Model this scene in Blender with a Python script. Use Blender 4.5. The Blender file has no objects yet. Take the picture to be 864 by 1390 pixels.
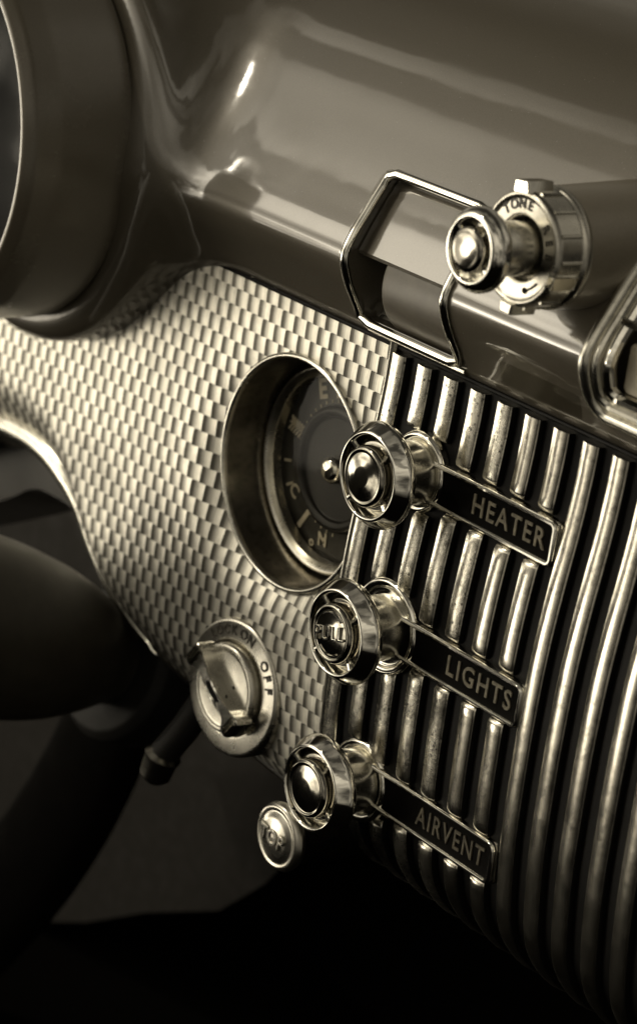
import bpy, math, random
import numpy as np
from mathutils import Vector, Matrix
random.seed(7); rng = np.random.default_rng(7)
S = 0.01                                   # geometry is written in centimetres, built in metres
PI = math.pi
scene = bpy.context.scene
COL = scene.collection
# dashboard frame: x along the dash, -y out of the dash towards the seats, z up

# ------------------------------------------------------------------ materials
def new_mat(name):
    m = bpy.data.materials.new(name); m.use_nodes = True
    nt = m.node_tree; nt.nodes.clear()
    out = nt.nodes.new('ShaderNodeOutputMaterial'); b = nt.nodes.new('ShaderNodeBsdfPrincipled')
    nt.links.new(b.outputs[0], out.inputs[0])
    return m, nt, b
def N(nt, t, **k):
    n = nt.nodes.new('ShaderNode' + t)
    for a, v in k.items(): setattr(n, a, v)
    return n
def noise(nt, scale, detail=4, rough=.6, vec=None):
    n = N(nt, 'TexNoise'); n.inputs['Scale'].default_value = scale
    n.inputs['Detail'].default_value = detail; n.inputs['Roughness'].default_value = rough
    if vec is not None: nt.links.new(vec, n.inputs['Vector'])
    return n.outputs[0]
def ramp(nt, src, stops):
    r = N(nt, 'ValToRGB'); nt.links.new(src, r.inputs[0]); e = r.color_ramp.elements
    while len(e) < len(stops): e.new(.5)
    for i, (p, c) in enumerate(stops):
        e[i].position = p; e[i].color = (c, c, c, 1) if not isinstance(c, tuple) else (*c, 1)
    return r.outputs[0]
def objvec(nt, sc=(1, 1, 1), rot=(0, 0, 0)):
    t = N(nt, 'TexCoord'); mp = N(nt, 'Mapping'); mp.inputs['Scale'].default_value = sc
    mp.inputs['Rotation'].default_value = rot
    nt.links.new(t.outputs['Object'], mp.inputs[0]); return mp.outputs[0]
def bump(nt, b, h, strength, dist=.0003):
    n = N(nt, 'Bump'); n.inputs['Strength'].default_value = strength; n.inputs['Distance'].default_value = dist
    nt.links.new(h, n.inputs['Height']); nt.links.new(n.outputs[0], b.inputs['Normal'])
def mapr(nt, src, a, b_):
    r = N(nt, 'MapRange'); r.inputs['To Min'].default_value = a; r.inputs['To Max'].default_value = b_
    nt.links.new(src, r.inputs[0]); return r.outputs[0]

def chrome(name, col=(.80, .78, .71), r0=.05, r1=.16, bs=.05, grime=.25, pits=False):
    m, nt, b = new_mat(name)
    v = objvec(nt)
    n1 = noise(nt, 120, 5, .65, v)
    b.inputs['Metallic'].default_value = 1
    g = ramp(nt, noise(nt, 320 if not pits else 260, 6, .75, v), [(.3, 1 - grime), (.52, 1.0)])
    if pits:
        vo = N(nt, 'TexVoronoi'); vo.inputs['Scale'].default_value = 620; nt.links.new(v, vo.inputs['Vector'])
        pm = ramp(nt, vo.outputs['Distance'], [(.12, .12), (.34, 1.0)])
        msk = ramp(nt, noise(nt, 90, 4, .7, v), [(.42, 0.0), (.56, 1.0)])
        mm = N(nt, 'Mix', data_type='RGBA'); nt.links.new(msk, mm.inputs[0])
        mm.inputs[6].default_value = (1, 1, 1, 1); nt.links.new(pm, mm.inputs[7])
        g2 = N(nt, 'Mix', data_type='RGBA', blend_type='MULTIPLY'); g2.inputs[0].default_value = 1
        nt.links.new(g, g2.inputs[6]); nt.links.new(mm.outputs[2], g2.inputs[7]); g = g2.outputs[2]
        g3 = N(nt, 'Mix', data_type='RGBA', blend_type='MULTIPLY'); g3.inputs[0].default_value = 1; nt.links.new(g, g3.inputs[6])
        nt.links.new(ramp(nt, noise(nt, 38, 5, .7, objvec(nt, (2.4, 1, .8))), [(.36, .28), (.50, 1.0), (.68, 1.25)]), g3.inputs[7]); g = g3.outputs[2]
    mx = N(nt, 'Mix', data_type='RGBA', blend_type='MULTIPLY'); mx.inputs[0].default_value = 1
    mx.inputs[6].default_value = (*col, 1); nt.links.new(g, mx.inputs[7])
    nt.links.new(mx.outputs[2], b.inputs['Base Color'])
    nt.links.new(mapr(nt, n1, r0, r1), b.inputs['Roughness'])
    bump(nt, b, noise(nt, 60 if not pits else 420, 4, .6, v), bs, .0004)
    return m
M = {}
M['chrome'] = chrome('chrome', r0=.03, r1=.13, bs=.05, grime=.15)
M['chrome_dull'] = chrome('chrome_dull', col=(.64, .62, .55), r0=.16, r1=.34, bs=.10, grime=.35)
M['chrome_pitted'] = chrome('chrome_pitted', col=(.74, .71, .62), r0=.17, r1=.36, bs=.22, grime=.45, pits=True)
M['chrome_rib'] = chrome('chrome_rib', col=(.66, .63, .55), r0=.13, r1=.30, bs=.16, grime=.5)
M['chrome_dark'] = chrome('chrome_dark', col=(.38, .365, .32), r0=.12, r1=.3, bs=.1, grime=.4)
M['nickel'] = chrome('nickel', col=(.54, .52, .46), r0=.20, r1=.36, bs=.08, grime=.30)

def plain(name, col, rough, coat=0, metal=0, nscale=200, nv=.25, bs=.05, cr=.05, sp=.5):
    m, nt, b = new_mat(name); v = objvec(nt); b.inputs['Specular IOR Level'].default_value = sp
    c = ramp(nt, noise(nt, nscale, 6, .7, v), [(.25, tuple(x * (1 - nv) for x in col)), (.75, tuple(min(1, x * (1 + nv)) for x in col))])
    nt.links.new(c, b.inputs['Base Color']); nt.links.new(mapr(nt, noise(nt, nscale * .4, 4, .6, v), rough * .8, rough * 1.25), b.inputs['Roughness'])
    b.inputs['Coat Weight'].default_value = coat; b.inputs['Coat Roughness'].default_value = cr
    b.inputs['Metallic'].default_value = metal
    bump(nt, b, noise(nt, nscale * 3, 3, .6, v), bs, .0002)
    return m
M['black'] = plain('black_enamel', (.0025, .0023, .002), .5, coat=0, nv=.5, bs=.15, sp=.12)
M['black_gloss'] = plain('black_gloss', (.004, .0038, .003), .12, coat=.6, nv=.4)
M['rubber'] = plain('black_rubber', (.006, .0055, .0045), .6, bs=.3, sp=.2)
M['dark_paint'] = plain('dark_paint', (.022, .019, .014), .35, coat=.5, cr=.25)
M['column_paint'] = plain('column_paint', (.028, .0245, .018), .42, sp=.5)
M['brown_paint'] = plain('brown_paint', (.085, .074, .055), .45, coat=.25, cr=.3)
M['well_metal'] = chrome('well_metal', col=(.42, .39, .33), r0=.14, r1=.34, bs=.14, grime=.55)
M['cap_metal'] = chrome('cap_metal', col=(.32, .305, .265), r0=.05, r1=.16, bs=.06, grime=.35)
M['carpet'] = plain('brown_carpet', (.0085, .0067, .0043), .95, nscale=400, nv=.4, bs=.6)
M['letter'] = plain('letter_paint', (.15, .134, .098), .5, nscale=420, nv=.8, sp=.25)
M['letter_dark'] = plain('letter_dark', (.03, .026, .018), .5)
M['dial_mark'] = plain('dial_mark', (.62, .56, .43), .5, nv=.3)
M['dial'] = plain('dial_face', (.020, .018, .013), .5, coat=0, nv=.4)
M['dial_dark'] = plain('dial_dark', (.008, .007, .006), .4, nv=.4, sp=.25)
M['plate_black'] = plain('plate_black', (.003, .0027, .0022), .55, sp=.03, bs=.25, nv=.5)
M['letter_worn'] = plain('letter_worn', (.075, .066, .047), .5, nscale=380, nv=.8, sp=.2)
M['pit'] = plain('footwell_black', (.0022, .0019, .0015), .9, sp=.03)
M['ivory'] = plain('ivory_plastic', (.42, .38, .29), .3, coat=.5)

def paint(nm='dash_paint', ior=1.85, cr=.02, k=1.0):
    m, nt, b = new_mat(nm); v = objvec(nt)
    f = noise(nt, 2600, 3, .8, v)
    c = ramp(nt, f, [(.3, (.078 * k, .068 * k, .050 * k)), (.7, (.116 * k, .102 * k, .077 * k))])
    nt.links.new(c, b.inputs['Base Color'])
    b.inputs['Metallic'].default_value = .2
    b.inputs['Roughness'].default_value = .36
    b.inputs['Coat Weight'].default_value = 1.0
    vs = N(nt, 'TexVoronoi'); vs.inputs['Scale'].default_value = 330; nt.links.new(v, vs.inputs['Vector'])
    sp_ = ramp(nt, vs.outputs['Distance'], [(.035, .45), (.06, 0.0)])
    sm = ramp(nt, noise(nt, 30, 5, .7, v), [(.42, 0.0), (.66, .09)])
    ad = N(nt, 'Math', operation='ADD'); nt.links.new(sp_, ad.inputs[0]); nt.links.new(sm, ad.inputs[1])
    ad2 = N(nt, 'Math', operation='ADD'); nt.links.new(ad.outputs[0], ad2.inputs[0]); ad2.inputs[1].default_value = cr
    nt.links.new(ad2.outputs[0], b.inputs['Coat Roughness'])
    b.inputs['Coat IOR'].default_value = ior
    bn = N(nt, 'Bump'); bn.inputs['Strength'].default_value = .06; bn.inputs['Distance'].default_value = .0002
    nt.links.new(f, bn.inputs['Height']); nt.links.new(bn.outputs[0], b.inputs['Normal'])
    bc = N(nt, 'Bump'); bc.inputs['Strength'].default_value = .16; bc.inputs['Distance'].default_value = .0006
    nt.links.new(noise(nt, 45, 2, .5, v), bc.inputs['Height']); nt.links.new(bc.outputs[0], b.inputs['Coat Normal'])
    return m
M['paint'] = paint(); M['paint_satin'] = paint('satin_paint', 1.45, .30, 2.3); M['paint_hood'] = paint('hood_paint', 1.45, .22, 1.25)

def checker_mat():
    # turned metal: brushed lines, small tone differences, each flute's shading painted into its colour
    m, nt, b = new_mat('engine_turned_metal')
    at = N(nt, 'Attribute'); at.attribute_name = 'cell_shade'
    v = objvec(nt, (1, 1, 60))
    ln = noise(nt, 240, 3, .6, objvec(nt, (9, 1, .6)))
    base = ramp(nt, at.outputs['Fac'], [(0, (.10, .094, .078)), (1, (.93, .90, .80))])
    g = ramp(nt, ln, [(.3, .80), (.6, 1.0)])
    gr = ramp(nt, noise(nt, 160, 6, .7, objvec(nt)), [(.28, .78), (.5, 1.0)])
    a = N(nt, 'Mix', data_type='RGBA', blend_type='MULTIPLY'); a.inputs[0].default_value = 1
    nt.links.new(base, a.inputs[6]); nt.links.new(g, a.inputs[7])
    a2 = N(nt, 'Mix', data_type='RGBA', blend_type='MULTIPLY'); a2.inputs[0].default_value = 1
    nt.links.new(a.outputs[2], a2.inputs[6]); nt.links.new(gr, a2.inputs[7])
    a3 = N(nt, 'Mix', data_type='RGBA', blend_type='MULTIPLY'); a3.inputs[0].default_value = 1
    nt.links.new(a2.outputs[2], a3.inputs[6]); nt.links.new(ramp(nt, noise(nt, 26, 4, .6, objvec(nt)), [(.32, .74), (.55, 1.0)]), a3.inputs[7])
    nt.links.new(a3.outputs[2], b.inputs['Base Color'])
    b.inputs['Metallic'].default_value = .7; b.inputs['Roughness'].default_value = .46
    bump(nt, b, ln, .12, .0002)
    return m
M['checker'] = checker_mat()

def glass():
    m, nt, b = new_mat('clear_glass')
    nt.nodes.remove(b)
    out = [n for n in nt.nodes if n.type == 'OUTPUT_MATERIAL'][0]
    tr = N(nt, 'BsdfTransparent'); tr.inputs[0].default_value = (.9, .89, .85, 1)
    gl = N(nt, 'BsdfGlossy'); gl.inputs['Roughness'].default_value = .04
    mx = N(nt, 'MixShader'); mx.inputs[0].default_value = .018; nt.links.new(tr.outputs[0], mx.inputs[1]); nt.links.new(gl.outputs[0], mx.inputs[2])
    nt.links.new(mx.outputs[0], out.inputs[0]); return m
M['glass'] = glass()
def film():
    m, nt, b = new_mat('clear_film'); nt.nodes.remove(b)
    out = [n for n in nt.nodes if n.type == 'OUTPUT_MATERIAL'][0]
    tr = N(nt, 'BsdfTransparent'); tr.inputs[0].default_value = (.74, .73, .70, 1)
    gl = N(nt, 'BsdfGlossy'); gl.inputs['Roughness'].default_value = .12
    mx = N(nt, 'MixShader'); mx.inputs[0].default_value = .06
    nt.links.new(tr.outputs[0], mx.inputs[1]); nt.links.new(gl.outputs[0], mx.inputs[2])
    nt.links.new(mx.outputs[0], out.inputs[0]); return m
M['film'] = film()

# ------------------------------------------------------------------ object helpers
def thing(name, label, cat, loc=(0, 0, 0), group=None, rot=(0, 0, 0)):
    o = bpy.data.objects.new(name, None); COL.objects.link(o); o.empty_display_size = .01
    o.location = [c * S for c in loc]; o.rotation_euler = rot
    o['label'] = label; o['category'] = cat
    if group: o['group'] = group
    return o
def obj(name, vf, mat, parent=None, label=None, smooth=True, angle=35, attr=None, side=None, side_test=None):
    v, f = vf
    me = bpy.data.meshes.new(name)
    v = np.asarray(v, float) * S
    me.from_pydata([tuple(p) for p in v], [], [tuple(int(i) for i in q) for q in f]); me.update()
    me.materials.append(M[mat])
    if side:
        me.materials.append(M[side])
        for i, p in enumerate(me.polygons):
            if len(p.vertices) == 4 and side_test(i): p.material_index = 1
    if smooth:
        me.polygons.foreach_set('use_smooth', [True] * len(me.polygons))
        if angle is not None:
            try: me.set_sharp_from_angle(angle=math.radians(angle))
            except Exception: pass
    if attr is not None:
        a = me.attributes.new('cell_shade', 'FLOAT', 'FACE'); a.data.foreach_set('value', attr)
    o = bpy.data.objects.new(name, me); COL.objects.link(o)
    if parent: o.parent = parent
    if label: o['label'] = label
    return o
def lathe(prof, n=96, c=(0, 0, 0), cap0=True, cap1=True, seg=(0, 2 * PI)):
    """profile of (radius, outward height); axis -y"""
    v = []; f = []; k = len(prof)
    for i in range(n):
        a = 2 * PI * i / n
        for r, h in prof: v.append((c[0] + r * math.cos(a), c[1] - h, c[2] + r * math.sin(a)))
    for i in range(n):
        j = (i + 1) % n
        for q in range(k - 1): f.append((i * k + q, i * k + q + 1, j * k + q + 1, j * k + q))
    if cap0 and prof[0][0] > 1e-6: f.append([i * k for i in range(n)])
    if cap1 and prof[-1][0] > 1e-6: f.append([i * k + k - 1 for i in range(n)][::-1])
    return v, f
def rnd(pts, r=.08, n=4):
    """round the corners of an open 2d profile"""
    out = [pts[0]]
    for i in range(1, len(pts) - 1):
        p = np.array(pts[i], float); a = np.array(pts[i - 1], float) - p; b = np.array(pts[i + 1], float) - p
        la, lb = np.linalg.norm(a), np.linalg.norm(b); rr = min(r, la * .45, lb * .45)
        p0 = p + a / la * rr; p1 = p + b / lb * rr
        for t in np.linspace(0, 1, n): out.append(tuple((1 - t) ** 2 * p0 + 2 * t * (1 - t) * p + t * t * p1))
    out.append(pts[-1]); return out
def tube(path, r, n=12, closed=False, flat=1.0, up=(0, 1, 0)):
    P = np.array(path, float); m = len(P); v = []; f = []
    rr = np.broadcast_to(np.asarray(r, float), (m,))
    up = np.array(up, float)
    for i in range(m):
        if closed: t = P[(i + 1) % m] - P[i - 1]
        else: t = P[min(i + 1, m - 1)] - P[max(i - 1, 0)]
        t /= np.linalg.norm(t); s = np.cross(t, up); s /= max(np.linalg.norm(s), 1e-9); u = np.cross(s, t)
        for k in range(n):
            a = 2 * PI * k / n; v.append(P[i] + rr[i] * (math.cos(a) * s + flat * math.sin(a) * u))
    for i in range(m if closed else m - 1):
        j = (i + 1) % m
        for k in range(n):
            l = (k + 1) % n; f.append((i * n + k, i * n + l, j * n + l, j * n + k))
    if not closed:
        f.append([k for k in range(n)][::-1]); f.append([(m - 1) * n + k for k in range(n)])
    return v, f
def join(*parts):
    v = []; f = []
    for a, b in parts:
        o = len(v); v += list(a); f += [[i + o for i in q] for q in b]
    return v, f
def box(x0, x1, y0, y1, z0, z1):
    v = [(x, y, z) for x in (x0, x1) for y in (y0, y1) for z in (z0, z1)]
    f = [(0, 1, 3, 2), (4, 6, 7, 5), (0, 4, 5, 1), (2, 3, 7, 6), (0, 2, 6, 4), (1, 5, 7, 3)]
    return v, f
def smooth_path(pts, n=8, closed=False):
    P = np.array(pts, float); m = len(P); out = []
    rng_ = range(m if closed else m - 1)
    for i in rng_:
        p1, p2 = P[i], P[(i + 1) % m]
        p0 = P[i - 1] if (closed or i > 0) else 2 * p1 - p2
        p3 = P[(i + 2) % m] if (closed or i < m - 2) else 2 * p2 - p1
        for t in np.arange(n) / n:
            out.append(.5 * (2 * p1 + (p2 - p0) * t + (2 * p0 - 5 * p1 + 4 * p2 - p3) * t * t + (3 * p1 - p0 - 3 * p2 + p3) * t ** 3))
    if not closed: out.append(P[-1])
    return np.array(out)
def extrude_poly(poly, y0, y1, bev=0):
    """closed outline in x,z extruded from y0 (back) to y1 (front), front edge bevelled"""
    P = np.array(poly, float); n = len(P); c = P.mean(0)
    rings = [(P, y0)]
    if bev:
        d = P - c; L = np.linalg.norm(d, axis=1, keepdims=True)
        rings += [(P, y1 + bev), (P - d / L * bev * .3, y1 + bev * .3), (P - d / L * bev, y1)]
    else: rings.append((P, y1))
    v = [(p[0], y, p[1]) for R, y in rings for p in R]; f = []
    for k in range(len(rings) - 1):
        for i in range(n):
            j = (i + 1) % n; f.append((k * n + i, k * n + j, (k + 1) * n + j, (k + 1) * n + i))
    f.append(list(range(n))); f.append([(len(rings) - 1) * n + i for i in range(n)][::-1])
    return v, f
def rrect(x0, x1, z0, z1, r, n=6):
    out = []
    for cx, cz, a0 in ((x1 - r, z1 - r, 0), (x0 + r, z1 - r, 90), (x0 + r, z0 + r, 180), (x1 - r, z0 + r, 270)):
        for k in range(n + 1):
            a = math.radians(a0 + 90 * k / n); out.append((cx + r * math.cos(a), cz + r * math.sin(a)))
    return out
def text_mesh(s, size, depth, spacing=1.0, bevel=0, shear=0, bold=0.0):
    cu = bpy.data.curves.new('t', 'FONT'); cu.body = s; cu.size = size; cu.extrude = depth; cu.align_x = 'CENTER'; cu.align_y = 'CENTER'
    cu.space_character = spacing; cu.bevel_depth = bevel; cu.shear = shear; cu.offset = bold; cu.resolution_u = 3
    o = bpy.data.objects.new('t', cu); COL.objects.link(o)
    me = bpy.data.meshes.new_from_object(o.evaluated_get(bpy.context.evaluated_depsgraph_get()))
    v = [tuple(p.co) for p in me.vertices]; f = [tuple(p.vertices) for p in me.polygons]
    bpy.data.objects.remove(o); bpy.data.curves.remove(cu); bpy.data.meshes.remove(me)
    return v, f
def text_at(s, size, depth, loc, rot=0, sx=1.0, **k):
    """text facing -y, upright z, rotated by rot in the panel plane"""
    v, f = text_mesh(s, size, depth, **k); c, n = math.cos(rot), math.sin(rot)
    out = [(loc[0] + (x * sx * c - y * n), loc[1] - z, loc[2] + (x * sx * n + y * c)) for x, y, z in v]
    return out, f
def arc_text(s, size, depth, c, r, a0, da, y, **k):
    """letters along an arc, reading clockwise from angle a0 (degrees, 0 = +x, 90 = up)"""
    ps = []
    for i, ch in enumerate(s):
        a = math.radians(a0 - da * i)
        ps.append(text_at(ch, size, depth, (c[0] + r * math.cos(a), y, c[1] + r * math.sin(a)), a - PI / 2, **k))
    return join(*ps)

# ------------------------------------------------------------------ camera
cx, cy, FPX = 432., 695., 3740.
nn = np.array([-.8, .08, math.sqrt(1 - .64 - .0064)])
e1 = np.array([.08, .8, 0]); e1 /= np.linalg.norm(e1); e2 = np.cross(nn, e1); e2 = e2 if e2[0] > 0 else -e2
al = math.radians(22.5)
U = math.cos(al) * e2 + math.sin(al) * e1; Vd = -math.sin(al) * e2 + math.cos(al) * e1
R = np.array([[U[0], -nn[0], -Vd[0]], [-U[1], nn[1], Vd[1]], [U[2], -nn[2], -Vd[2]]])
d0 = np.array([(572 - cx) / FPX, -(640 - cy) / FPX, -1.]) * 77.4
C = -(R.T @ d0)
cam = bpy.data.cameras.new('camera'); co = bpy.data.objects.new('camera', cam); COL.objects.link(co)
mw = Matrix.Identity(4)
for i in range(3):
    for j in range(3): mw[i][j] = float(R[j][i])
    mw[i][3] = float(C[i] * S)
co.matrix_world = mw
cam.sensor_fit = 'VERTICAL'; cam.sensor_height = 36; cam.lens = FPX / 1390 * 36
cam.clip_start = .02; cam.clip_end = 200
cam.dof.use_dof = True; cam.dof.focus_distance = .765; cam.dof.aperture_fstop = 15.0
scene.camera = co
def P(px, py, y=0.):
    """point of the dash at depth y seen at photo position px, py"""
    d = R.T @ np.array([(px - cx) / FPX, -(py - cy) / FPX, -1.]); return C + d * (y - C[1]) / d[1]
def Px(px, py, x):
    d = R.T @ np.array([(px - cx) / FPX, -(py - cy) / FPX, -1.]); return C + d * (x - C[0]) / d[0]

# ------------------------------------------------------------------ shapes of the dash
HZ = np.array([-13.2, -12.9, -12.4, -11.9, -11.2, -10.4, -9, -7.8, -6.2, -4.6, -2.8, -1.2, .4, 1.6, 2.9, 6.])
HV = np.array([-4.6, -2.6, -1.25, -.55, -.02, .26, .46, .56, .60, .60, .53, .38, .18, .06, 0, 0])
_t = smooth_path(np.c_[HZ, HV], 10)
def hz(z): return np.interp(z, _t[:, 0], _t[:, 1])
PROF = [(6, 2.4), (2.0, 2.6), (.55, 2.95), (-.10, 3.25), (-.55, 3.95), (-1.03, 4.72), (-1.27, 5.4), (-1.12, 5.95), (-.75, 6.6), (-.40, 7.2), (0, 7.85),
        (.55, 8.7), (1.3, 9.8), (2.3, 11.0), (3.8, 12.3), (6, 13.5), (9, 14.4), (14, 15.0), (22, 15.3)]
pf = smooth_path(PROF, 6)
def prof_y(z): 
    i = np.argmin(pf[:60, 0] + 100 * (np.abs(pf[:60, 1] - 3) > 1))  # front side starts at the lowest lip
    fr = pf[15:]; return np.interp(z, fr[:, 1], fr[:, 0])
poly = np.vstack([pf, [(22, 2.4)]])
def sd_poly(y, z):
    y, z = np.broadcast_arrays(y, z); d = np.full(y.shape, 1e9); inside = np.zeros(y.shape, bool); n = len(poly)
    for i in range(n):
        a = poly[i]; b = poly[(i + 1) % n]; e = b - a; wy = y - a[0]; wz = z - a[1]
        t = np.clip((wy * e[0] + wz * e[1]) / (e @ e + 1e-12), 0, 1)
        d = np.minimum(d, (wy - e[0] * t) ** 2 + (wz - e[1] * t) ** 2)
        c = (a[1] > z) != (b[1] > z)
        with np.errstate(all='ignore'): xx = (b[0] - a[0]) * (z - a[1]) / (b[1] - a[1] + 1e-12) + a[0]
        inside ^= c & (y < xx)
    return np.sqrt(d) * np.where(inside, -1, 1)
def smin(a, b, k):
    h = np.maximum(k - np.abs(a - b), 0) / k; return np.minimum(a, b) - h * h * h * k / 6
def smax(a, b, k): return -smin(-a, -b, k)
def sd_cyl(x, y, z, cx_, cz_, r, y0, y1, rd=.3, taper=0):
    q = np.sqrt((x - cx_) ** 2 + (z - cz_) ** 2) - (r + taper * (y - y0)) + rd
    w = np.abs(y - (y0 + y1) / 2) - (y1 - y0) / 2 + rd
    return np.minimum(np.maximum(q, w), 0) + np.sqrt(np.maximum(q, 0) ** 2 + np.maximum(w, 0) ** 2) - rd
def sd_box(x, y, z, a, b):
    q = [np.abs(p - (l + h) / 2) - (h - l) / 2 for p, l, h in zip((x, y, z), a, b)]
    return np.minimum(np.maximum(np.maximum(q[0], q[1]), q[2]), 0) + np.sqrt(sum(np.maximum(t, 0) ** 2 for t in q))
POD_BACK, POD_FRONT = -1.9, -5.7
PODC = P(40, 165, POD_BACK); PR = 6.3
KN = P(737, 336, -1.9)                     # axis of the radio control housing
RX0, RX1 = -3.18, 1.34
def body(x, y, z):
    d = sd_poly(y, z) + 0 * x
    d = smin(d, sd_cyl(x, y, z, PODC[0], PODC[2], 7.1, POD_BACK + .1, 16, .7, .05), 4.2)
    d = smax(d, -sd_box(x, y, z, (RX0, -5, 3.62), (RX1, 2.2, 7.72)), .12)
    d = smax(d, -sd_box(x, y, z, (7.19, -5, 4.22), (30, 1.2, 8.6)), .12)
    d = smax(d, -sd_cyl(x, y, z, PODC[0], PODC[2], 5.7, -9, 3, .1), .2)
    return d
def surface_nets(fn, lo, hi, step):
    ax = [np.arange(l, h + step, step) for l, h in zip(lo, hi)]
    F = fn(ax[0][:, None, None], ax[1][None, :, None], ax[2][None, None, :])
    F = np.broadcast_to(F, [len(a) for a in ax]).copy()
    sh = tuple(s - 1 for s in F.shape); acc = np.zeros(sh + (3,)); cnt = np.zeros(sh)
    cs = [(i, j, k) for i in (0, 1) for j in (0, 1) for k in (0, 1)]
    def cor(c): return F[c[0]:c[0] + sh[0], c[1]:c[1] + sh[1], c[2]:c[2] + sh[2]]
    for a in cs:
        for dim in range(3):
            if a[dim] == 0:
                b = list(a); b[dim] = 1; fa, fb = cor(a), cor(tuple(b)); m = (fa < 0) != (fb < 0)
                t = np.where(m, fa / np.where(m, fa - fb, 1), 0)
                for q in range(3): acc[..., q] += m * (a[q] + (t if q == dim else 0))
                cnt += m
    act = cnt > 0; idx = -np.ones(sh, int); idx[act] = np.arange(act.sum())
    ii = np.argwhere(act); v = (ii + acc[act] / cnt[act][:, None]) * step + np.array(lo)
    faces = []
    for dim in range(3):
        o = [q for q in range(3) if q != dim]; sl0 = [slice(1, -1)] * 3; sl1 = [slice(1, -1)] * 3
        sl0[dim] = slice(0, -1); sl1[dim] = slice(1, None)
        A, B = F[tuple(sl0)] < 0, F[tuple(sl1)] < 0
        for sgn, m in ((0, A & ~B), (1, ~A & B)):
            g = np.argwhere(m); g[:, o[0]] += 1; g[:, o[1]] += 1
            if not len(g): continue
            def at(da, db):
                h = g.copy(); h[:, o[0]] -= da; h[:, o[1]] -= db; return idx[h[:, 0], h[:, 1], h[:, 2]]
            q = np.c_[at(1, 1), at(0, 1), at(0, 0), at(1, 0)]
            if (dim == 1) ^ (sgn == 1): q = q[:, ::-1]
            faces.append(q)
    f = np.vstack(faces); e = .02
    for _ in range(4):
        x, y, z = v.T; d = fn(x, y, z)
        g = np.c_[fn(x + e, y, z) - fn(x - e, y, z), fn(x, y + e, z) - fn(x, y - e, z), fn(x, y, z + e) - fn(x, y, z - e)] / (2 * e)
        g2 = np.maximum((g ** 2).sum(1), .25); v = v - np.clip(d / g2, -step, step)[:, None] * g * .9
    return v, f, fn
# ------------------------------------------------------------------ THE DASHBOARD
dash = thing('dashboard', 'glossy painted car dashboard with a chequered metal panel beside a ribbed chrome grille', 'dashboard')
v, f, _ = surface_nets(body, (-38, -4, -4), (18, 10, 16.5), .2)
up = obj('painted_cowl', (v, f), 'paint', dash, angle=50)
def sticker():
    nx, nz = 16, 6; v = []; f = []
    a = [P(655, 487), P(765, 565)]
    for i in range(nx + 1):
        for k in range(nz + 1):
            x = 3.05 + 3.3 * i / nx; z = 3.55 + .75 * k / nz + 0; v.append((x + .25 * (k / nz), prof_y(z) - .012, z))
    for i in range(nx):
        for k in range(nz): a_ = i * (nz + 1) + k; f.append((a_, a_ + nz + 1, a_ + nz + 2, a_ + 1))
    return v, f
obj('clear_sticker', sticker(), 'film', dash)

# chequered, engine turned metal panel
GC = P(394, 643, -.15); GR = 3.6
GC = np.array([GC[0], 0, GC[2]])
BX = np.array([-40, -26.45, -23.5, -22.0, -20.5, -18.95, -17.7, -16.8, -15.5, -13.9, -12.0, -10.4, -9, -6, -2, 2])
BZ = np.array([-14, -7.7, -6.1, -5.85, -5.9, -6.35, -7.15, -8.2, -9.4, -10.2, -10.65, -10.9, -11.1, -11.6, -12.2, -12.6])
_b = smooth_path(np.c_[BX, BZ], 8)
def zb(x): return np.interp(x, _b[:, 0], _b[:, 1])
def panel_y(x, z):
    r = math.hypot(x - GC[0], z - GC[2])
    h = float(hz(z)) * (.55 + .45 * min(1, max(0, (x + 14) / 12))) if z > -10.4 else float(hz(z))
    t = max(0, min(1, (GR + 1.7 - r) / 1.7)); h += (.02 - h) * t ** 1.8
    s = z - float(zb(x)); w = 2.2
    if s < w: h -= 1.1 * ((w - s) / w) ** 2.4 * (1 if x < -9 else .35)
    s = 3.75 - z
    if s < .7: h -= .35 * ((.7 - s) / .7) ** 2
    return -h
def checker_panel():
    # rows of shallow flutes, each row set off by half a flute
    w = .60; hh = .525; v = []; f = []; cell_shade = []
    x_end = -1.88
    for j in range(-26, 10):
        za = j * hh + .02; off = (j % 2) * w / 2
        for i in range(48):
            x1 = x_end - i * w + off; xa = x1 - w; x1 = min(x1, x_end); 
            if xa > x_end - .02: continue
            xc, zc = (xa + x1) / 2, za + hh / 2
            if math.hypot(xc - GC[0], zc - GC[2]) < GR - .42: continue
            if zc < zb(xc) - .45: continue
            if zc > 4.6 or (math.hypot(xc - PODC[0], zc - PODC[2]) < 6.2): continue
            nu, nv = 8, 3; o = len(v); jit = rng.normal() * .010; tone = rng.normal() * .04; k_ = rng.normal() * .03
            for a in range(nu + 1):
                t = a / nu
                ht = (.20 + k_) * (1 - t) ** 2.0 * .5 + .05 * t ** 3
                for b_ in range(nv + 1):
                    x = min(xa + w * t, x_end); z = za + hh * b_ / nv
                    y = panel_y(x, z)
                    q = b_ / nv; ht2 = ht - .015 * (2 * q - 1) ** 2
                    dx, dz = x - GC[0], z - GC[2]; r = math.hypot(dx, dz)
                    if r < GR - .03: x, z = GC[0] + dx / r * (GR - .03), GC[2] + dz / r * (GR - .03)
                    v.append((x, y - (ht2 + jit) * w, z))
            for a in range(nu):
                for b_ in range(nv):
                    q = o + a * (nv + 1) + b_; f.append((q, q + nv + 1, q + nv + 2, q + 1))
                    cell_shade.append(max(0, min(1, .00 + (.92 + tone) * max(0, min(1, ((a + .5) / nu - .17) * 2.3)) ** .8)))  # dark left edge to bright right: flute shading put into the colour
    return v, f, cell_shade
v, f, cell_shade = checker_panel()
obj('chequered_panel', (v, f), 'checker', dash, angle=80, attr=cell_shade)
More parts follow.
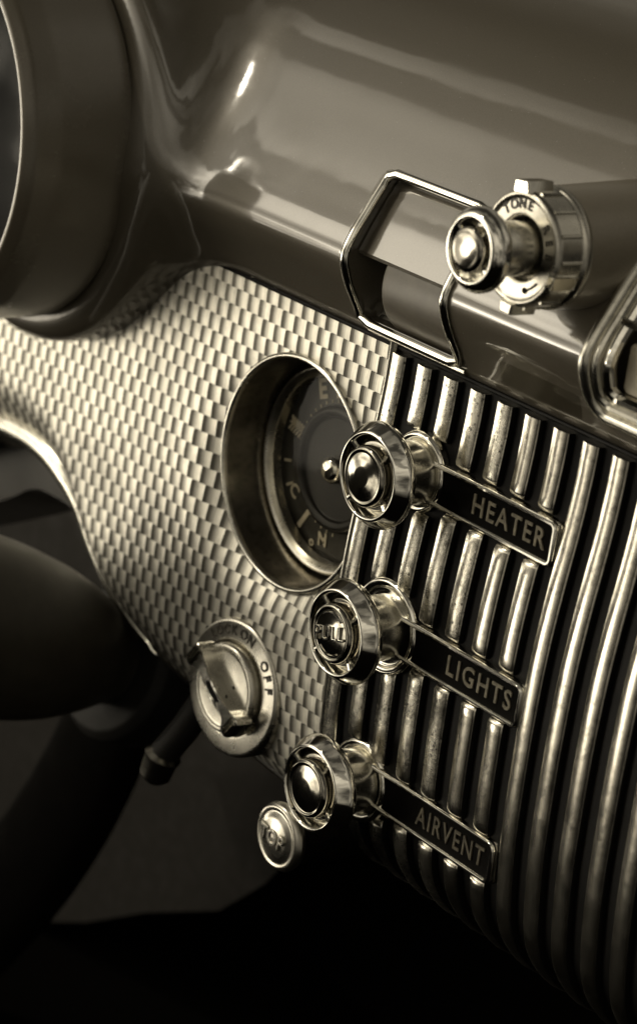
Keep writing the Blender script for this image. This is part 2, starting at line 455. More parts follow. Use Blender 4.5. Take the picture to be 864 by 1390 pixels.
# dark sheet just behind the stamped squares closes the slits between them
def backing():
    v = []; f = []; xs = np.linspace(-30, -1.9, 90); zs = np.linspace(-12.6, 4.6, 60)
    for x in xs:
        for z in zs: zz = max(z, float(zb(x)) - .1); v.append((x, panel_y(x, zz) + .06, zz))
    n = len(zs)
    for i in range(len(xs) - 1):
        for k in range(n - 1):
            a = i * n + k; xc, zc = (v[a][0] + v[a + n + 1][0]) / 2, (v[a][2] + v[a + n + 1][2]) / 2
            if math.hypot(xc - GC[0], zc - GC[2]) < GR + .15: continue
            if abs(v[a][2] - v[a + 1][2]) < 1e-6 and abs(v[a + n][2] - v[a + n + 1][2]) < 1e-6: continue
            f.append((a, a + n, a + n + 1, a + 1))
    return v, f
obj('panel_backing', backing(), 'black', dash)

# ribbed chrome grille
TOPZ = 2.98
def grille():
    v = []; f = []; xs = (-1.88, 20); zs = np.linspace(-13.1, 3.6, 90)
    for x in xs:
        for z in zs: v.append((x, -float(hz(z)) + .0, z))
    n = len(zs)
    for k in range(n - 1): f.append((k, n + k, n + k + 1, k + 1))
    return v, f
gr = obj('grille_panel', grille(), 'black', dash)
plates = [(.0, P(765, 728, -.2)), (-4.85, None), (-9.7, None)]
# name plates: x of the right end, z of the centre
PL = []
for (a, b) in (((757, 715), (740, 765)), ((710, 937), (697, 985)), ((672, 1150), (660, 1198))):
    h = .2
    for _ in range(3): p, q = P(*a, -h - .22), P(*b, -h - .22); h = float(hz((p[2] + q[2]) / 2))
    PL.append((max(p[0], q[0]), (p[2] + q[2]) / 2, h))
KP = []
for px, py in ((572, 640), (528, 850), (493, 1057)):
    h = .2
    for _ in range(3): p = P(px, py, -h); h = float(hz(p[2]))
    KP.append((p[0], p[2], h))

RW = .338; PITCH = 1.168
RIBP = [(-RW - .02, -.02), (-RW, .10), (-RW + .025, .165), (-RW + .06, .195), (-RW + .09, .205), (-.12, .240), (-.02, .25), (.10, .24), (RW - .10, .205), (RW - .06, .19), (RW - .03, .165), (RW - .01, .13), (RW, -.02)]
def rib(xc, z0, z1, caps):
    L = max(6, int((z1 - z0) / .2)); v = []; f = []; m = len(RIBP); wob = rng.normal() * .006
    zs = list(np.linspace(z0, z1, L + 1))
    if caps[0]: zs = [z0, z0 + .03, z0 + .09, z0 + .18] + [q for q in zs if q > z0 + .22]
    if caps[1]: zs = [q for q in zs if q < z1 - .22] + [z1 - .18, z1 - .09, z1 - .03, z1]
    for z in zs:
        e = min((z - z0) if caps[0] else 9, (z1 - z) if caps[1] else 9)
        s = math.sqrt(max(0, 1 - (1 - min(1, e / .18)) ** 2)) if e < .18 else 1
        hb = float(hz(z))
        sl = (float(hz(z + .05)) - float(hz(z - .05))) / .1; nl = math.hypot(1, sl)
        for px_, h in RIBP:
            h = h * (.15 + .85 * s) + rng.normal() * .0012
            v.append((xc + wob + px_ * (.72 + .28 * s), -(hb + h / nl), z - h * sl / nl))
    for k in range(len(zs) - 1):
        for i in range(m - 1): a = k * m + i; f.append((a, a + 1, a + m + 1, a + m))
    f.append(list(range(m))); f.append([(len(zs) - 1) * m + i for i in range(m)][::-1])
    return v, f
x = -1.52
while x < 17:
    segs = []; top = TOPZ; bot = -13.0
    cuts = []
    for (xe, zc, h), (kx, kz, kh) in zip(PL, KP):
        if kx - .9 < x < xe - .12: cuts.append((zc - .67, zc + .67))
        if abs(x - kx) < 1.2:
            dz = math.sqrt(1.2 ** 2 - (x - kx) ** 2); cuts.append((kz - dz, kz + dz))
    cuts.sort(key=lambda c: -c[1]); mer = []
    for c in cuts:
        if mer and c[1] > mer[-1][0]: mer[-1] = (min(c[0], mer[-1][0]), mer[-1][1])
        else: mer.append(c)
    t = top
    for lo, hi in mer:
        if t - hi > .3: segs.append((hi, t))
        t = lo
    segs.append((bot, t))
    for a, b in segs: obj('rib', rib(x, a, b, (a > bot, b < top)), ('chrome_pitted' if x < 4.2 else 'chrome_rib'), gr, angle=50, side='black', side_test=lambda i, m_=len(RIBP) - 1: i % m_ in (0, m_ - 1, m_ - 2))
    x += PITCH
obj('border_strip', tube([(-1.86, -float(hz(z)) - .12, z) for z in np.linspace(-12.3, 3.3, 60)], .12, 8, up=(1, 0, 0)), 'chrome_dull', gr)
# low bosses in which the name plates sit
for xe, zc, h in PL:
    obj('plate_boss', extrude_poly(rrect(-.2, xe + .03, zc - .64, zc + .64, .18), -h + .25, -h - .13, .08), 'chrome_dark', gr, angle=40)

# the three lines of trim of the radio opening
def on_roll(zs, x, off=0): return [(x, float(prof_y(z)) - off, z) for z in zs]
lf = on_roll(np.linspace(3.62, 7.72, 26), RX0 + .02, .05)
rt = on_roll(np.linspace(3.62, 7.72, 26), RX1, .05)
loop = lf + [(RX0 + .35, lf[-1][1] + .03, 7.84)] + [(x, lf[-1][1] + .03, 7.84) for x in np.linspace(RX0 + 1, RX1 - .5, 5)] + rt[::-1] + [(x, rt[0][1] + .0, 3.52) for x in np.linspace(RX1 - .4, RX0 + .5, 6)]
obj('opening_trim', tube(loop, .145, 12, closed=True, flat=.8), 'chrome', dash)
obj('opening_ledge', tube([(x, -.14, 3.36) for x in np.linspace(RX0 + .3, RX1 + .1, 8)], .13, 10, flat=1.3), 'chrome_dull', dash)
v = []; 
def plate_in():
    v = []; f = []; pr = [(.9, 7.55), (.25, 7.62), (.12, 7.45), (-.02, 7.2), (-.08, 7.12), (-.52, 6.30), (-.86, 5.62), (-.84, 5.52), (-.70, 5.50), (.6, 5.9)]
    for x in (RX0 + .05, RX1 - .02):
        for y, z in pr: v.append((x, y, z))
    n = len(pr)
    for k in range(n): f.append((k, n + k, n + (k + 1) % n, (k + 1) % n))
    f.append(list(range(n))[::-1]); f.append([n + k for k in range(n)])
    return v, f
obj('visor_plate', plate_in(), 'paint', dash, angle=20)
def roller(x0, x1, y, z, r, mat, name, par):
    v = []; f = []; n = 48
    pr = rnd([(0, x0), (r, x0), (r, x1)], .12, 4)
    for rr, x in pr:
        for k in range(n): a = 2 * PI * k / n; v.append((x, y + rr * math.cos(a), z + rr * math.sin(a)))
    for q in range(len(pr) - 1):
        for k in range(n): l = (k + 1) % n; f.append((q * n + k, q * n + l, (q + 1) * n + l, (q + 1) * n + k))
    return obj(name, (v, f), mat, par)
roller(-1.9, RX1 - .02, .72, 5.0, 1.62, 'brown_paint', 'inner_roller', dash)
obj('opening_lining', box(RX0 - .2, RX1 + .2, 2.1, 2.3, 3.3, 8), 'black', dash)
obj('control_housing', lathe(rnd([(1.85, -6), (1.56, -.05), (1.50, .02), (1.2, .03)], .05), 96, c=(KN[0], -1.75, KN[2]), cap0=False), 'paint_satin', dash, angle=60)
# thin chrome bead under the painted cowl
obj('lower_bead', tube([(x, -.03 - float(hz(3)), 3.12) for x in np.linspace(-12.5, 18, 30)], .07, 8), 'black', dash)

# chrome edge round the steering column opening
pth = [(x, panel_y(x, float(zb(x)) + .05) - .05, float(zb(x)) - .08) for x in np.linspace(-30, -12.6, 60)]
obj('column_opening_trim', tube(pth, [.48 if i < 38 else .48 - .0215 * (i - 38) for i in range(60)], 14, up=(0, 1, 0)), 'chrome_dull', dash)
pth2 = [(x, panel_y(x, float(zb(x))) + .2, float(zb(x)) - .15) for x in np.linspace(-13.2, -1.9, 30)]
obj('lower_edge', tube(pth2, .16, 8), 'dark_paint', dash)
def opening_skirt():
    v = []; f = []; n = 60
    xs = np.linspace(-30, -13.2, n)
    for x in xs:
        z = float(zb(x)) - .25; y = panel_y(x, z) + .3; v += [(x, y, z), (x, y + .5, z - .25), (x, y + .75, z - 2.3), (x, 5, z - 3.0)]
    for i in range(n - 1):
        for k in range(3): a = i * 4 + k; f.append((a, a + 1, a + 5, a + 4))
    return v, f
obj('opening_skirt', opening_skirt(), 'dark_paint', dash)

# radio face at the right
rf = thing('car_radio', 'chrome framed radio face with pale push button at the right end', 'radio', (7.35, -1, 5))
def L(vf, o): return [tuple(np.array(p) - np.array(o)) for p in vf[0]], vf[1]
O = (7.35, -1, 5)
e = on_roll(np.linspace(4.45, 8.5, 24), 7.3, .05)
zt = np.array([(9.4, -.0)])
def frame_loop(x0, x1, z0, z1, off, r):
    a = on_roll(np.linspace(z0 + r, z1, 22), x0, off)
    c = [(x0 + r * (1 - math.cos(t)), float(prof_y(z0 + r * (1 - math.sin(t)))) - off, z0 + r * (1 - math.sin(t))) for t in np.linspace(PI / 2 * .85, .15, 5)[::-1]]
    b = [(x, float(prof_y(z0)) - off, z0) for x in np.linspace(x0 + r, x1, 12)]
    return a[::-1] + c + b
obj('outer_frame', L(tube(frame_loop(7.14, 18, 4.02, 8.6, .06, .55), .19, 12), O), 'chrome_dull', rf)
obj('inner_frame', L(tube(frame_loop(7.38, 18, 4.33, 8.4, -.10, .4), .15, 10), O), 'chrome_dull', rf)
obj('frame_lip', L(tube(frame_loop(7.60, 18, 4.57, 8.2, -.34, .35), .20, 10), O), 'chrome', rf)
obj('face_plate', L(box(7.1, 18, .35, .6, 4.1, 8.6), O), 'black_gloss', rf)
obj('dial_divider', L(tube([(7.45, -.62, 6.55), (12, -.62, 6.5), (18, -.62, 6.5)], .11, 8, up=(0, 0, 1)), O), 'chrome', rf)
obj('push_button', L(extrude_poly(rrect(7.80, 9.8, 4.75, 6.1, .2), .5, -.55, .10), O), 'ivory', rf)
obj('push_button', L(extrude_poly(rrect(10.3, 12.2, 4.70, 5.95, .2), .5, -.55, .10), O), 'ivory', rf)

# ------------------------------------------------------------------ pull knobs
def pull_knob(label, loc, fl_r, st_r, cap_text=None, group=None, grp_rot=0, cap='cap_metal'):
    t = thing('pull_knob', label, 'knob', loc, group)
    obj('flange', lathe(rnd([(fl_r, -.15), (fl_r, .06), (fl_r - .1, .16), (fl_r - .24, .12), (fl_r - .3, .02), (st_r - .06, .02), (st_r - .06, .2)], .05)), 'chrome', t, angle=60)
    obj('stem', lathe(rnd([(st_r, 0), (st_r, .92), (st_r + .06, .96), (st_r + .06, 1.04), (st_r + .02, 1.08), (st_r + .22, 1.18), (st_r + .22, 1.3), (.5, 1.35)], .06)), 'chrome_dull', t, angle=60)
    # ring: bevelled rim with an open middle
    obj('ring', lathe(rnd([(1.06, 1.30), (1.36, 1.20), (1.50, 1.32), (1.53, 1.42), (1.50, 1.52), (1.26, 1.84), (1.20, 1.87), (1.15, 1.82), (1.08, 1.50), (1.06, 1.30)], .05), cap0=False, cap1=False), 'chrome', t, angle=60)
    obj('back_web', lathe(rnd([(1.10, 1.42), (1.0, 1.44), (.98, 1.62), (.8, 1.62)], .04), cap0=False), 'chrome_dark', t)
    for k in range(4):
        a = PI / 4 + k * PI / 2 + grp_rot; c, s = math.cos(a), math.sin(a)
        obj('spoke', tube([(c * .82, -1.70, s * .82), (c * 1.16, -1.76, s * 1.16)], .085, 8), 'chrome', t)
    cp = obj('cap', lathe(rnd([(.88, 1.36), (.88, 1.88), (.84, 1.98), (.76, 2.02), (.70, 1.98), (.5, 2.02), (.3, 2.05), (.12, 2.06), (0, 2.065)], .04), cap1=False), cap, t, angle=60)
    if cap_text:
        obj('lettering', join(text_at(cap_text, .58, .03, (0, -2.06, 0), math.radians(16), spacing=1.12, bevel=.010, sx=.95, shear=.15),
            tube([(math.cos(q) * .62, -2.01, math.sin(q) * .62) for q in np.linspace(math.radians(50), math.radians(130), 10)], .03, 6),
            tube([(math.cos(q) * .62, -2.01, math.sin(q) * .62) for q in np.linspace(math.radians(230), math.radians(310), 10)], .03, 6)), 'chrome', cp)
    return t
G1 = 'chrome pull knobs down the left side of the ribbed grille'
pull_knob('plain domed chrome pull knob left of the HEATER name plate', (KP[0][0], -KP[0][2] - .1, KP[0][1]), 1.18, .92, None, G1, .1)
pull_knob('chrome pull knob with PULL stamped on its cap, left of the LIGHTS plate', (KP[1][0], -KP[1][2] - .1, KP[1][1]), 1.43, .95, 'PULL', G1, .0)
pull_knob('chrome pull knob with mirror smooth cap left of the AIRVENT plate', (KP[2][0], -KP[2][2] - .1, KP[2][1]), 1.26, .95, None, G1, .2)

# ------------------------------------------------------------------ name plates
for (xe, zc, h), word, ww in zip(PL, ('HEATER', 'LIGHTS', 'AIRVENT'), (.98, .98, .98)):
    x0 = .75; o = (x0, -h - .16, zc)
    t = thing('name_plate', 'black name plate in a chrome rim reading ' + word, 'name plate', o, 'name plates across the ribbed grille')
    W = xe - .12 - x0
    obj('plate', extrude_poly(rrect(-.4, W, -.52, .52, .12), .05, -.02), 'plate_black', t)
    rim = [(p[0], 0, p[1]) for p in rrect(-.45, W + .03, -.56, .56, .17, 7)]
    obj('rim', tube([(p[0], -.03, p[2]) for p in rim], .085, 10, closed=True, flat=1.2), 'chrome', t)
    lt, lf_ = text_at(word, .80, .02, (0, -.04, 0), 0, sx=.92 if word != 'AIRVENT' else .80, spacing=1.22, bold=.010)
    mx = max(p[0] for p in lt)
    obj('lettering', ([(p[0] + W - .30 - mx, p[1], p[2] - .01) for p in lt], lf_), 'letter' if word != 'AIRVENT' else 'letter_worn', t)

# ------------------------------------------------------------------ gauge
g = thing('dash_gauge', 'round gauge with a dark dial sunk in a deep chrome ring', 'gauge', (GC[0], -.02, GC[2]))
obj('bezel', lathe(rnd([(GR - .05, -.5), (GR + .03, -.05), (GR + .02, .16), (GR - .08, .20), (GR - .14, .14), (GR - .16, .02)], .05), 128, cap0=False, cap1=False), 'chrome_dull', g, angle=60)
obj('well', lathe([(GR - .15, .04), (GR - .20, -.45), (GR - .24, -.8), (GR - .34, -1.35), (GR - .34, -1.5)], 128, cap0=False, cap1=False), 'well_metal', g, angle=60)
obj('inner_ring', lathe(rnd([(GR - .38, -1.5), (GR - .40, -1.18), (GR - .50, -1.12), (GR - .72, -1.30), (GR - .74, -1.6)], .04), 128, cap0=False, cap1=False), 'nickel', g, angle=60)
dl = obj('dial', lathe([(GR - .2, -1.75), (1.98, -1.72), (1.95, -1.80)], 96), 'dial', g)
obj('center_disc', lathe(rnd([(1.95, -1.8), (1.93, -1.52), (1.80, -1.45), (1.62, -1.50), (1.58, -1.62), (.5, -1.64), (0, -1.64)], .05), 96), 'dial_dark', g, angle=60)
obj('hub', lathe(rnd([(.42, -1.65), (.42, -1.35), (.3, -1.22), (0, -1.18)], .06), 48), 'chrome', g, angle=60)
obj('glass', lathe([(GR - .6, -1.17), (1.6, -1.14), (0, -1.12)], 96, cap0=False), 'glass', g)
def bar(r0, r1, a, w): 
    a = math.radians(a); c, s = math.cos(a), math.sin(a)
    p = [(r0 * c + w * s, r0 * s - w * c), (r1 * c + w * s, r1 * s - w * c), (r1 * c - w * s, r1 * s + w * c), (r0 * c - w * s, r0 * s + w * c)]
    return extrude_poly(p, 1.74, 1.69)
for a, r0, r1, w in ((104, 2.15, 3.0, .07), (80, 2.1, 2.9, .07), (236, 2.10, 2.85, .085), (208, 2.45, 2.8, .04), (192, 2.45, 2.8, .04), (264, 2.3, 2.5, .04)):
    obj('tick_mark', bar(r0, r1, a, w), 'dial_mark', g)
for k in range(22): obj('tick_mark', bar(2.02, 2.12, 95 + k * 8.5, .018), 'dial_mark', g)
obj('lettering', join(text_at('E', .85, .01, (2.50 * math.cos(math.radians(122)), 1.70, 2.50 * math.sin(math.radians(122))), .35, bold=.03),
    text_at('C', .62, .01, (2.45 * math.cos(math.radians(214)), 1.70, 2.45 * math.sin(math.radians(214))), -.5, bold=.015),
    text_at('N', .58, .01, (2.42 * math.cos(math.radians(262)), 1.70, 2.42 * math.sin(math.radians(262))), .1, bold=.015),
    text_at('o', .45, .01, (2.75 * math.cos(math.radians(252)), 1.70, 2.75 * math.sin(math.radians(252))), .1, bold=.01)), 'dial_mark', g)
def feather():
    ps = []; a = math.radians(166); c, s = math.cos(a), math.sin(a)
    for k in range(6):
        r = 2.0 + k * .13
        for sg in (-1, 1):
            p0 = (r * c, r * s); p1 = (r * c + (c * .12 - sg * s * .24), r * s + (s * .12 + sg * c * .24))
            d = np.array(p1) - np.array(p0); nrm = np.array([-d[1], d[0]]) / np.linalg.norm(d) * .028
            ps.append(extrude_poly([tuple(np.array(p0) + nrm), tuple(np.array(p1) + nrm), tuple(np.array(p1) - nrm), tuple(np.array(p0) - nrm)], 1.74, 1.69))
    ps.append(bar(1.95, 2.8, 166, .02)); return join(*ps)
obj('feather_mark', feather(), 'dial_mark', g)  # feather-shaped pale mark on the dial

# ------------------------------------------------------------------ ignition switch
IC = P(313, 934, -.75); bz = thing('ignition_switch', 'round steel ignition switch with a winged turn handle on the chequered panel', 'switch', (IC[0], -.35, IC[2]), rot=(math.radians(-3), 0, math.radians(3)))
obj('bezel', lathe(rnd([(2.16, -.9), (2.18, .24), (2.13, .36), (2.06, .40), (1.54, .44), (1.50, .42), (1.46, .30), (1.3, .28)], .04), 96, cap0=False), 'nickel', bz, angle=60)
rt_ = obj('rotor', lathe(rnd([(1.42, .2), (1.42, .62), (1.36, .72), (1.26, .74), (1.18, .70), (.6, .72), (0, .73)], .05), 96), 'nickel', bz, angle=60)
HA = math.radians(145)
def spin(vf, a=HA):
    c, s = math.cos(a), math.sin(a); return [(x * c - z * s, y, x * s + z * c) for x, y, z in vf[0]], vf[1]
half = [(0, .20), (.45, .19), (.85, .21), (1.05, .28), (1.22, .40), (1.40, .43), (1.50, .37), (1.54, .26)]
outl = half + [(x, -z) for x, z in half[::-1]] + [(-x, -z) for x, z in half[1:]] + [(-x, z) for x, z in half[:0:-1]]
outl = [tuple(p) for p in smooth_path(outl, 3, closed=True)][::-1]
hv, hf = extrude_poly(outl, -.60, -1.20, .07)
# the bar dips between its middle and its wings
hv = [(x, y if y > -1.0 else y + .10 * math.exp(-((abs(x) - .85) / .22) ** 2), z) for x, y, z in hv]
hd = obj('handle', spin((hv, hf)), 'chrome', rt_, angle=30)
for sg in (-1, 1):
    for dx in (1.22, 1.33, 1.44):
        w_ = .35 if dx < 1.4 else .28
        obj('grip_ridge', spin(tube([(sg * dx, -1.205, -w_), (sg * dx, -1.215, w_)], .035, 8)), 'chrome', hd)
obj('handle_slot', spin(tube([(t, -1.20, -.02) for t in np.linspace(-.42, .30, 6)], .085, 8, flat=.4)), 'black', hd)
obj('key_pin', lathe([(.055, .66), (.055, .735), (0, .74)], 16, c=(.48, 0, .22)), 'black', rt_)
obj('lettering', join(arc_text('LOCK', .40, .01, (0, 0), 1.80, 132, 11, -.43, bold=.012), arc_text('ON', .44, .01, (0, 0), 1.80, 84, 12, -.43, bold=.012), arc_text('OFF', .44, .01, (0, 0), 1.80, 42, 12, -.43, bold=.012)), 'letter_dark', bz)

# ------------------------------------------------------------------ TOP knob, below the airvent knob
tp = P(372, 1137, -2.3)
t = thing('top_knob', 'small round metal knob with TOP embossed, below the AIRVENT pull knob', 'knob', (tp[0], 0, tp[2]))
obj('barrel', lathe(rnd([(.92, -1.5), (.92, 1.7), (.98, 1.9), (1.0, 2.0)], .06), 64), 'black', t)
cp = obj('cap', lathe(rnd([(1.0, 1.9), (1.06, 2.05), (1.0, 2.2), (.90, 2.26), (.80, 2.22), (.6, 2.32), (.3, 2.38), (0, 2.40)], .05), 64, cap1=False), 'nickel', t, angle=60)
obj('lettering', text_at('TOP', .66, .04, (0, -2.37, .0), math.radians(-4), bevel=.02, sx=.9), 'nickel', cp)

# ------------------------------------------------------------------ radio tone control
kz, kx = KN[2], KN[0]
tc = thing('tone_control', 'chrome collar reading TONE around the stem of the radio knob', 'dial', (kx, -1.75, kz))
obj('collar', lathe(rnd([(1.56, -.12), (1.60, 0), (1.58, .10), (1.50, .16), (1.50, .85), (1.44, .98), (1.34, 1.0), (1.28, .92), (.85, .92), (.80, .82), (.80, .3)], .05), 96, cap0=False), 'nickel', tc, angle=60)
for a in range(-75, 76, 25): 
    q = math.radians(a); obj('collar_rib', tube([(1.51 * math.cos(q), -.2, 1.51 * math.sin(q)), (1.51 * math.cos(q), -.86, 1.51 * math.sin(q))], .055, 6, up=(0, 0, 1) if abs(a) < 60 else (1, 0, 0)), 'chrome_dark', tc)
def tab(a, w, d, l):
    a = math.radians(a); c, s = math.cos(a), math.sin(a)
    base = extrude_poly([(1.40 , -w), (1.40 + d, -w * .85), (1.40 + d, w * .85), (1.40, w)], -.25, -1.08, .06)
    return [(x * c - z * s, y, x * s + z * c) for x, y, z in base[0]], base[1]
obj('tab', tab(96, .30, .32, 1), 'chrome', tc, angle=30)
obj('tab', tab(268, .26, .30, 1), 'chrome_dull', tc, angle=30)
obj('tab', tab(-20, .22, .20, 1), 'chrome', tc, angle=30)
obj('lettering', join(arc_text('TONE', .36, .012, (0, 0), 1.12, 131, 16, -.93, bold=.010), arc_text('REB', .34, .012, (0, 0), 1.07, 40, 19, -.93),
    tube([(math.cos(q) * 1.07, -.935, math.sin(q) * 1.07) for q in np.linspace(math.radians(-42), math.radians(-72), 8)], [.03] * 6 + [.09, .01], 6)), 'letter_dark', tc)
rk = thing('radio_knob', 'satin capped chrome knob standing out from the TONE collar', 'knob', (kx, -2.6, kz))
obj('stem', lathe(rnd([(.70, -.4), (.70, .95), (.62, 1.0), (.62, 1.1), (.9, 1.25), (.9, 1.35), (.4, 1.4)], .05), 64), 'chrome_dull', rk, angle=60)
obj('ring', lathe(rnd([(.78, 1.18), (.98, 1.16), (1.09, 1.30), (1.10, 1.50), (1.04, 1.62), (.92, 1.74), (.82, 1.76), (.78, 1.70), (.78, 1.18)], .06), 96, cap0=False, cap1=False), 'chrome', rk, angle=60)
obj('back_web', lathe([(.80, 1.30), (.2, 1.36)], 64, cap0=False), 'black', rk)
for k in range(4):
    a = PI / 4 + k * PI / 2 + .15; c, s = math.cos(a), math.sin(a)
    obj('spoke', tube([(c * .5, -1.60, s * .5), (c * .82, -1.64, s * .82)], .055, 8), 'chrome', rk)
obj('cap', lathe(rnd([(.58, 1.3), (.60, 1.74), (.56, 1.84), (.45, 1.88), (.2, 1.90), (0, 1.90)], .05), 64, cap1=False), 'cap_metal', rk, angle=60)

# ------------------------------------------------------------------ instrument pod at the left
pd = thing('instrument_pod', 'large round painted instrument hood at the top left of the dash', 'instrument pod', (PODC[0], POD_BACK, PODC[2]))
Lp = POD_BACK - POD_FRONT
obj('hood', lathe(rnd([(PR - .6, -3), (PR - .4, -.2), (PR - .12, -.02), (PR - .02, .12), (PR, .5), (PR - .02, Lp - 1.2), (PR - .12, Lp - .35), (PR - .32, Lp), (PR - .5, Lp), (PR - .62, Lp - .3), (PR - .95, 1.0), (PR - 1.0, -1.4)], .12, 6), 160, cap0=False, cap1=False), 'paint_hood', pd, angle=60)
obj('dial', lathe([(PR - .8, -1.2), (0, -1.2)], 96), 'dial', pd)
obj('bezel', lathe(rnd([(PR - 1.0, -.2), (PR - 1.05, 1.9), (PR - 1.15, 2.1), (PR - 1.35, 2.0), (PR - 1.6, .9), (PR - 2.2, .7), (PR - 2.3, -.4)], .08), 128, cap0=False, cap1=False), 'chrome', pd, angle=60)
obj('glass', lathe([(PR - 1.1, 1.5), (3, 1.75), (0, 1.85)], 96, cap0=False), 'glass', pd)

# ------------------------------------------------------------------ steering column and what lies below
A = P(165, 897, 1.5); dirv = np.array([.02, -1, .34]); dirv /= np.linalg.norm(dirv)
sc = thing('steering_column', 'thick dark steering column leaving its opening below the chequered panel', 'steering column', tuple(A))
def along(prof, n=64):
    v, f = lathe(prof, n); zax = -dirv; q = Vector((0, -1, 0)).rotation_difference(Vector(dirv)).to_matrix()
    return [tuple(q @ Vector(p)) for p in v], f
obj('jacket', along(rnd([(1.4, -8), (1.5, .6), (2.1, 1.8), (2.65, 3.4), (3.0, 5.5), (3.12, 8.0), (3.14, 22), (3.14, 40)], .8, 8)), 'column_paint', sc, angle=60)
obj('collar', along(rnd([(2.6, -1.5), (2.8, -1.2), (2.8, .2), (2.5, .5), (1.4, .55)], .1)), 'rubber', sc, angle=60)
bq = P(222, 1030, -1.0)
bt = thing('column_lever', 'small dull metal pull lever hanging below the steering column opening', 'lever', tuple(bq))
obj('shaft', tube([(1.0, .6, 2.4), (.5, .3, 1.2), (.0, 0, .2)], .48, 12), 'rubber', bt)
obj('cap', tube([(.05, 0, .3), (-.02, -.02, .12), (-.05, -.05, -.05), (-.2, -.1, -.6), (-.25, -.1, -.7)], [.40, .62, .55, .52, .40], 14), 'chrome_dark', bt)

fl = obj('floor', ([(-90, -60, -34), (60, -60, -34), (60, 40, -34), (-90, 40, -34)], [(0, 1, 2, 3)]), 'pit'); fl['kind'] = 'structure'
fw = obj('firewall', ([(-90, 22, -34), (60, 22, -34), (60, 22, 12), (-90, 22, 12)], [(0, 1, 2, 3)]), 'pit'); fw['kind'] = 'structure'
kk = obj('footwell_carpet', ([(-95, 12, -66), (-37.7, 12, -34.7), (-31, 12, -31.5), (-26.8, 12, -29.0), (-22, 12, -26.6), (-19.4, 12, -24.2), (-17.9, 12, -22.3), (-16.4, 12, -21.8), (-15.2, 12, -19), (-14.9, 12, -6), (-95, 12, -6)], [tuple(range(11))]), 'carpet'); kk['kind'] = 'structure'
kb = thing('pedal_bracket', 'broad dark pedal arm out of focus under the steering column', 'pedal', tuple(P(105, 1120, 6)))
obj('arm', tube(smooth_path([(2.5, 0, 9), (1.6, -.5, 4), (-.6, -1, -1), (-4, -1.5, -6), (-8, -2, -11)], 6), 2.3, 16, flat=.5), 'pit', kb)

# ------------------------------------------------------------------ light
SUN_EL, SUN_AZ = math.radians(50), math.radians(215)     # azimuth: from the driver's side, over the seats
w = bpy.data.worlds.new('World'); scene.world = w; w.use_nodes = True; nt = w.node_tree; nt.nodes.clear()
out = N(nt, 'OutputWorld'); bg = N(nt, 'Background'); nt.links.new(bg.outputs[0], out.inputs[0])
sky = N(nt, 'TexSky'); sky.sky_type = 'NISHITA'; sky.sun_disc = False; sky.sun_elevation = SUN_EL; sky.sun_rotation = math.radians(225)
sky.dust_density = 3
tc_ = N(nt, 'TexCoord'); sep = N(nt, 'SeparateXYZ'); nt.links.new(tc_.outputs['Generated'], sep.inputs[0])
def mth(op, a, b_=None):
    n = N(nt, 'Math', operation=op)
    for i, q in enumerate((a, b_)):
        if q is None: continue
        if isinstance(q, (int, float)): n.inputs[i].default_value = q
        else: nt.links.new(q, n.inputs[i])
    return n.outputs[0]
zz = mth('MAXIMUM', mth('ADD', sep.outputs[2], .32), .03)
cmb = N(nt, 'CombineXYZ'); nt.links.new(sep.outputs[0], cmb.inputs[0]); nt.links.new(sep.outputs[1], cmb.inputs[1]); nt.links.new(zz, cmb.inputs[2])
nt.links.new(cmb.outputs[0], sky.inputs[0])
bw = N(nt, 'RGBToBW'); nt.links.new(sky.outputs[0], bw.inputs[0])
low = ramp(nt, mth('ADD', mth('MULTIPLY', sep.outputs[2], .5), .5), [(.25, .012), (.30, .20), (.355, 1.0)])     # dark car interior below
gen = tc_.outputs['Generated']
mpw = N(nt, 'Mapping'); mpw.inputs['Scale'].default_value = (.9, 1.6, 2.2); nt.links.new(gen, mpw.inputs[0])
cl = ramp(nt, noise(nt, 2.2, 5, .55, mpw.outputs[0]), [(.36, .55), (.48, .85), (.60, 1.25)])
# angle about the dash's long axis: made-up bands for the cowl paint to reflect
phi = mth('DIVIDE', mth('ARCTAN2', sep.outputs[2], mth('MULTIPLY', sep.outputs[1], -1.0)), PI)
phn = mth('ADD', phi, mth('MULTIPLY', mth('SUBTRACT', noise(nt, 2.6, 4, .55, gen), .5), .17))
band = ramp(nt, phn, [(0.0, 1.0), (.225, 1.1), (.229, .32), (.262, .28), (.266, .85), (.312, .72), (.317, .22), (.345, .20), (.350, 1.0), (.40, .85), (.408, .14), (.56, .14), (.70, 1.0), (.98, .7)])
up_ = ramp(nt, mth('ADD', mth('MULTIPLY', sep.outputs[2], .5), .5), [(.56, 0.0), (.62, 1.0)])
cl = mth('MULTIPLY', cl, mth('ADD', 1.0, mth('MULTIPLY', up_, mth('SUBTRACT', band, 1.0))))
pt_ = ramp(nt, noise(nt, 4.2, 3, .5, gen), [(.40, .30), (.47, .9), (.58, 1.5)])
cl = mth('MULTIPLY', cl, mth('ADD', 1.0, mth('MULTIPLY', mth('SUBTRACT', 1.0, up_), mth('SUBTRACT', pt_, 1.0))))
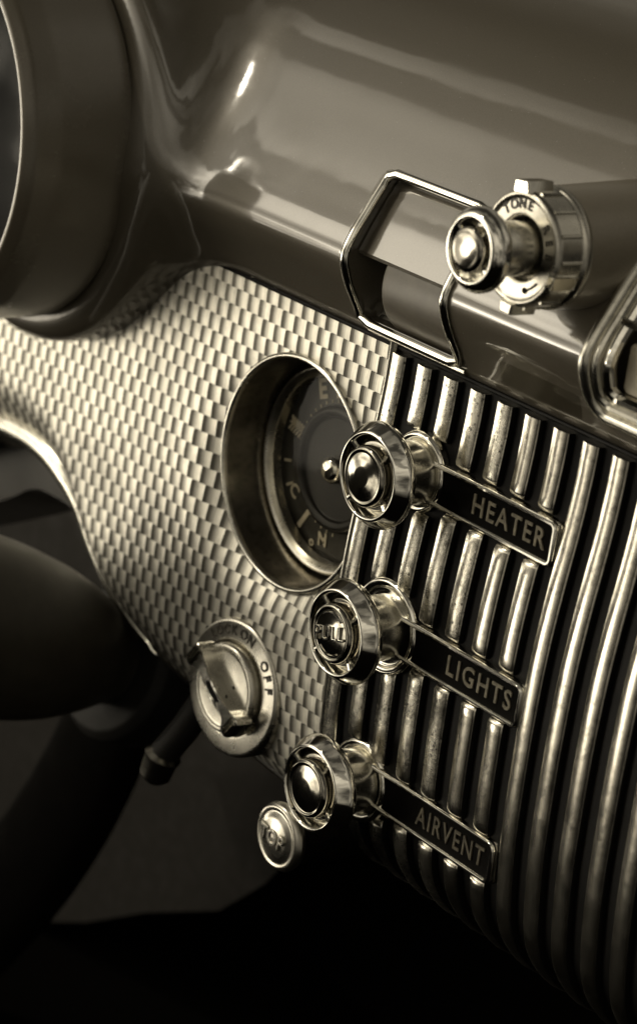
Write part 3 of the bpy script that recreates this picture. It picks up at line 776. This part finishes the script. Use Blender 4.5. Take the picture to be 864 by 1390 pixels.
# added low glow on the driver's side, brightens the chequered panel and chrome
bx_ = ramp(nt, mth('ADD', mth('MULTIPLY', sep.outputs[0], .5), .5), [(.14, 1.0), (.34, 0.0)])
cl = mth('MULTIPLY', cl, mth('ADD', 1.0, mth('MULTIPLY', mth('MULTIPLY', bx_, ramp(nt, mth('ADD', mth('MULTIPLY', sep.outputs[2], .5), .5), [(.40, 1.0), (.47, 0.0)])), 6.2)))
sx_ = ramp(nt, mth('ADD', mth('MULTIPLY', mth('ADD', sep.outputs[0], mth('MULTIPLY', mth('SUBTRACT', noise(nt, 3.0, 3, .5, tc_.outputs['Generated']), .5), .35)), .5), .5), [(.26, 0.0), (.40, 1.0), (.64, 1.0), (.74, .45)])
sz_ = ramp(nt, mth('ADD', mth('MULTIPLY', sep.outputs[2], .5), .5), [(.58, 1.0), (.70, 0.0)])
dp = N(nt, 'VectorMath', operation='DOT_PRODUCT'); nt.links.new(gen, dp.inputs[0]); dp.inputs[1].default_value = (.52, -.84, .10)
patch_ = ramp(nt, mth('ADD', dp.outputs['Value'], mth('MULTIPLY', mth('SUBTRACT', noise(nt, 5, 3, .5, gen), .5), .12)), [(.90, 1.0), (.95, .35)])  # added bright patch within the dimmed side, for the knob ring bevels
sx_ = mth('MULTIPLY', sx_, patch_)
cs_ = mth('SUBTRACT', 1.0, mth('MULTIPLY', mth('MULTIPLY', sx_, sz_), .97))      # seats and the open door shade the near side
br2 = ramp(nt, mth('ADD', mth('MULTIPLY', sep.outputs[0], .5), .5), [(.60, 0.0), (.78, 1.0)])  # added sky boost above the near side, lifts the dark control housing
cl = mth('MULTIPLY', cl, mth('ADD', 1.0, mth('MULTIPLY', mth('MULTIPLY', br2, up_), 1.8)))
k1 = mth('MULTIPLY', bw.outputs[0], low); k2 = mth('MULTIPLY', k1, cl); k3 = mth('MULTIPLY', k2, cs_)
tint = N(nt, 'Mix', data_type='RGBA', blend_type='MULTIPLY'); tint.inputs[0].default_value = 1
nt.links.new(k3, tint.inputs[6]); tint.inputs[7].default_value = (1, .905, .725, 1)
nt.links.new(tint.outputs[2], bg.inputs[0]); bg.inputs[1].default_value = .115

sl = bpy.data.lights.new('sun', 'SUN'); so = bpy.data.objects.new('sun', sl); COL.objects.link(so)
sl.energy = .5; sl.angle = math.radians(1.6); sl.color = (1, .905, .725)
sd = Vector((-.55, -.60, .75)).normalized(); so.rotation_euler = sd.to_track_quat('Z', 'Y').to_euler()
sky.sun_elevation = math.asin(sd.z); sky.sun_rotation = math.atan2(sd.x, sd.y)
scene.view_settings.view_transform = 'Standard'; scene.view_settings.look = 'None'; scene.view_settings.exposure = 0
scene.cycles.max_bounces = 8
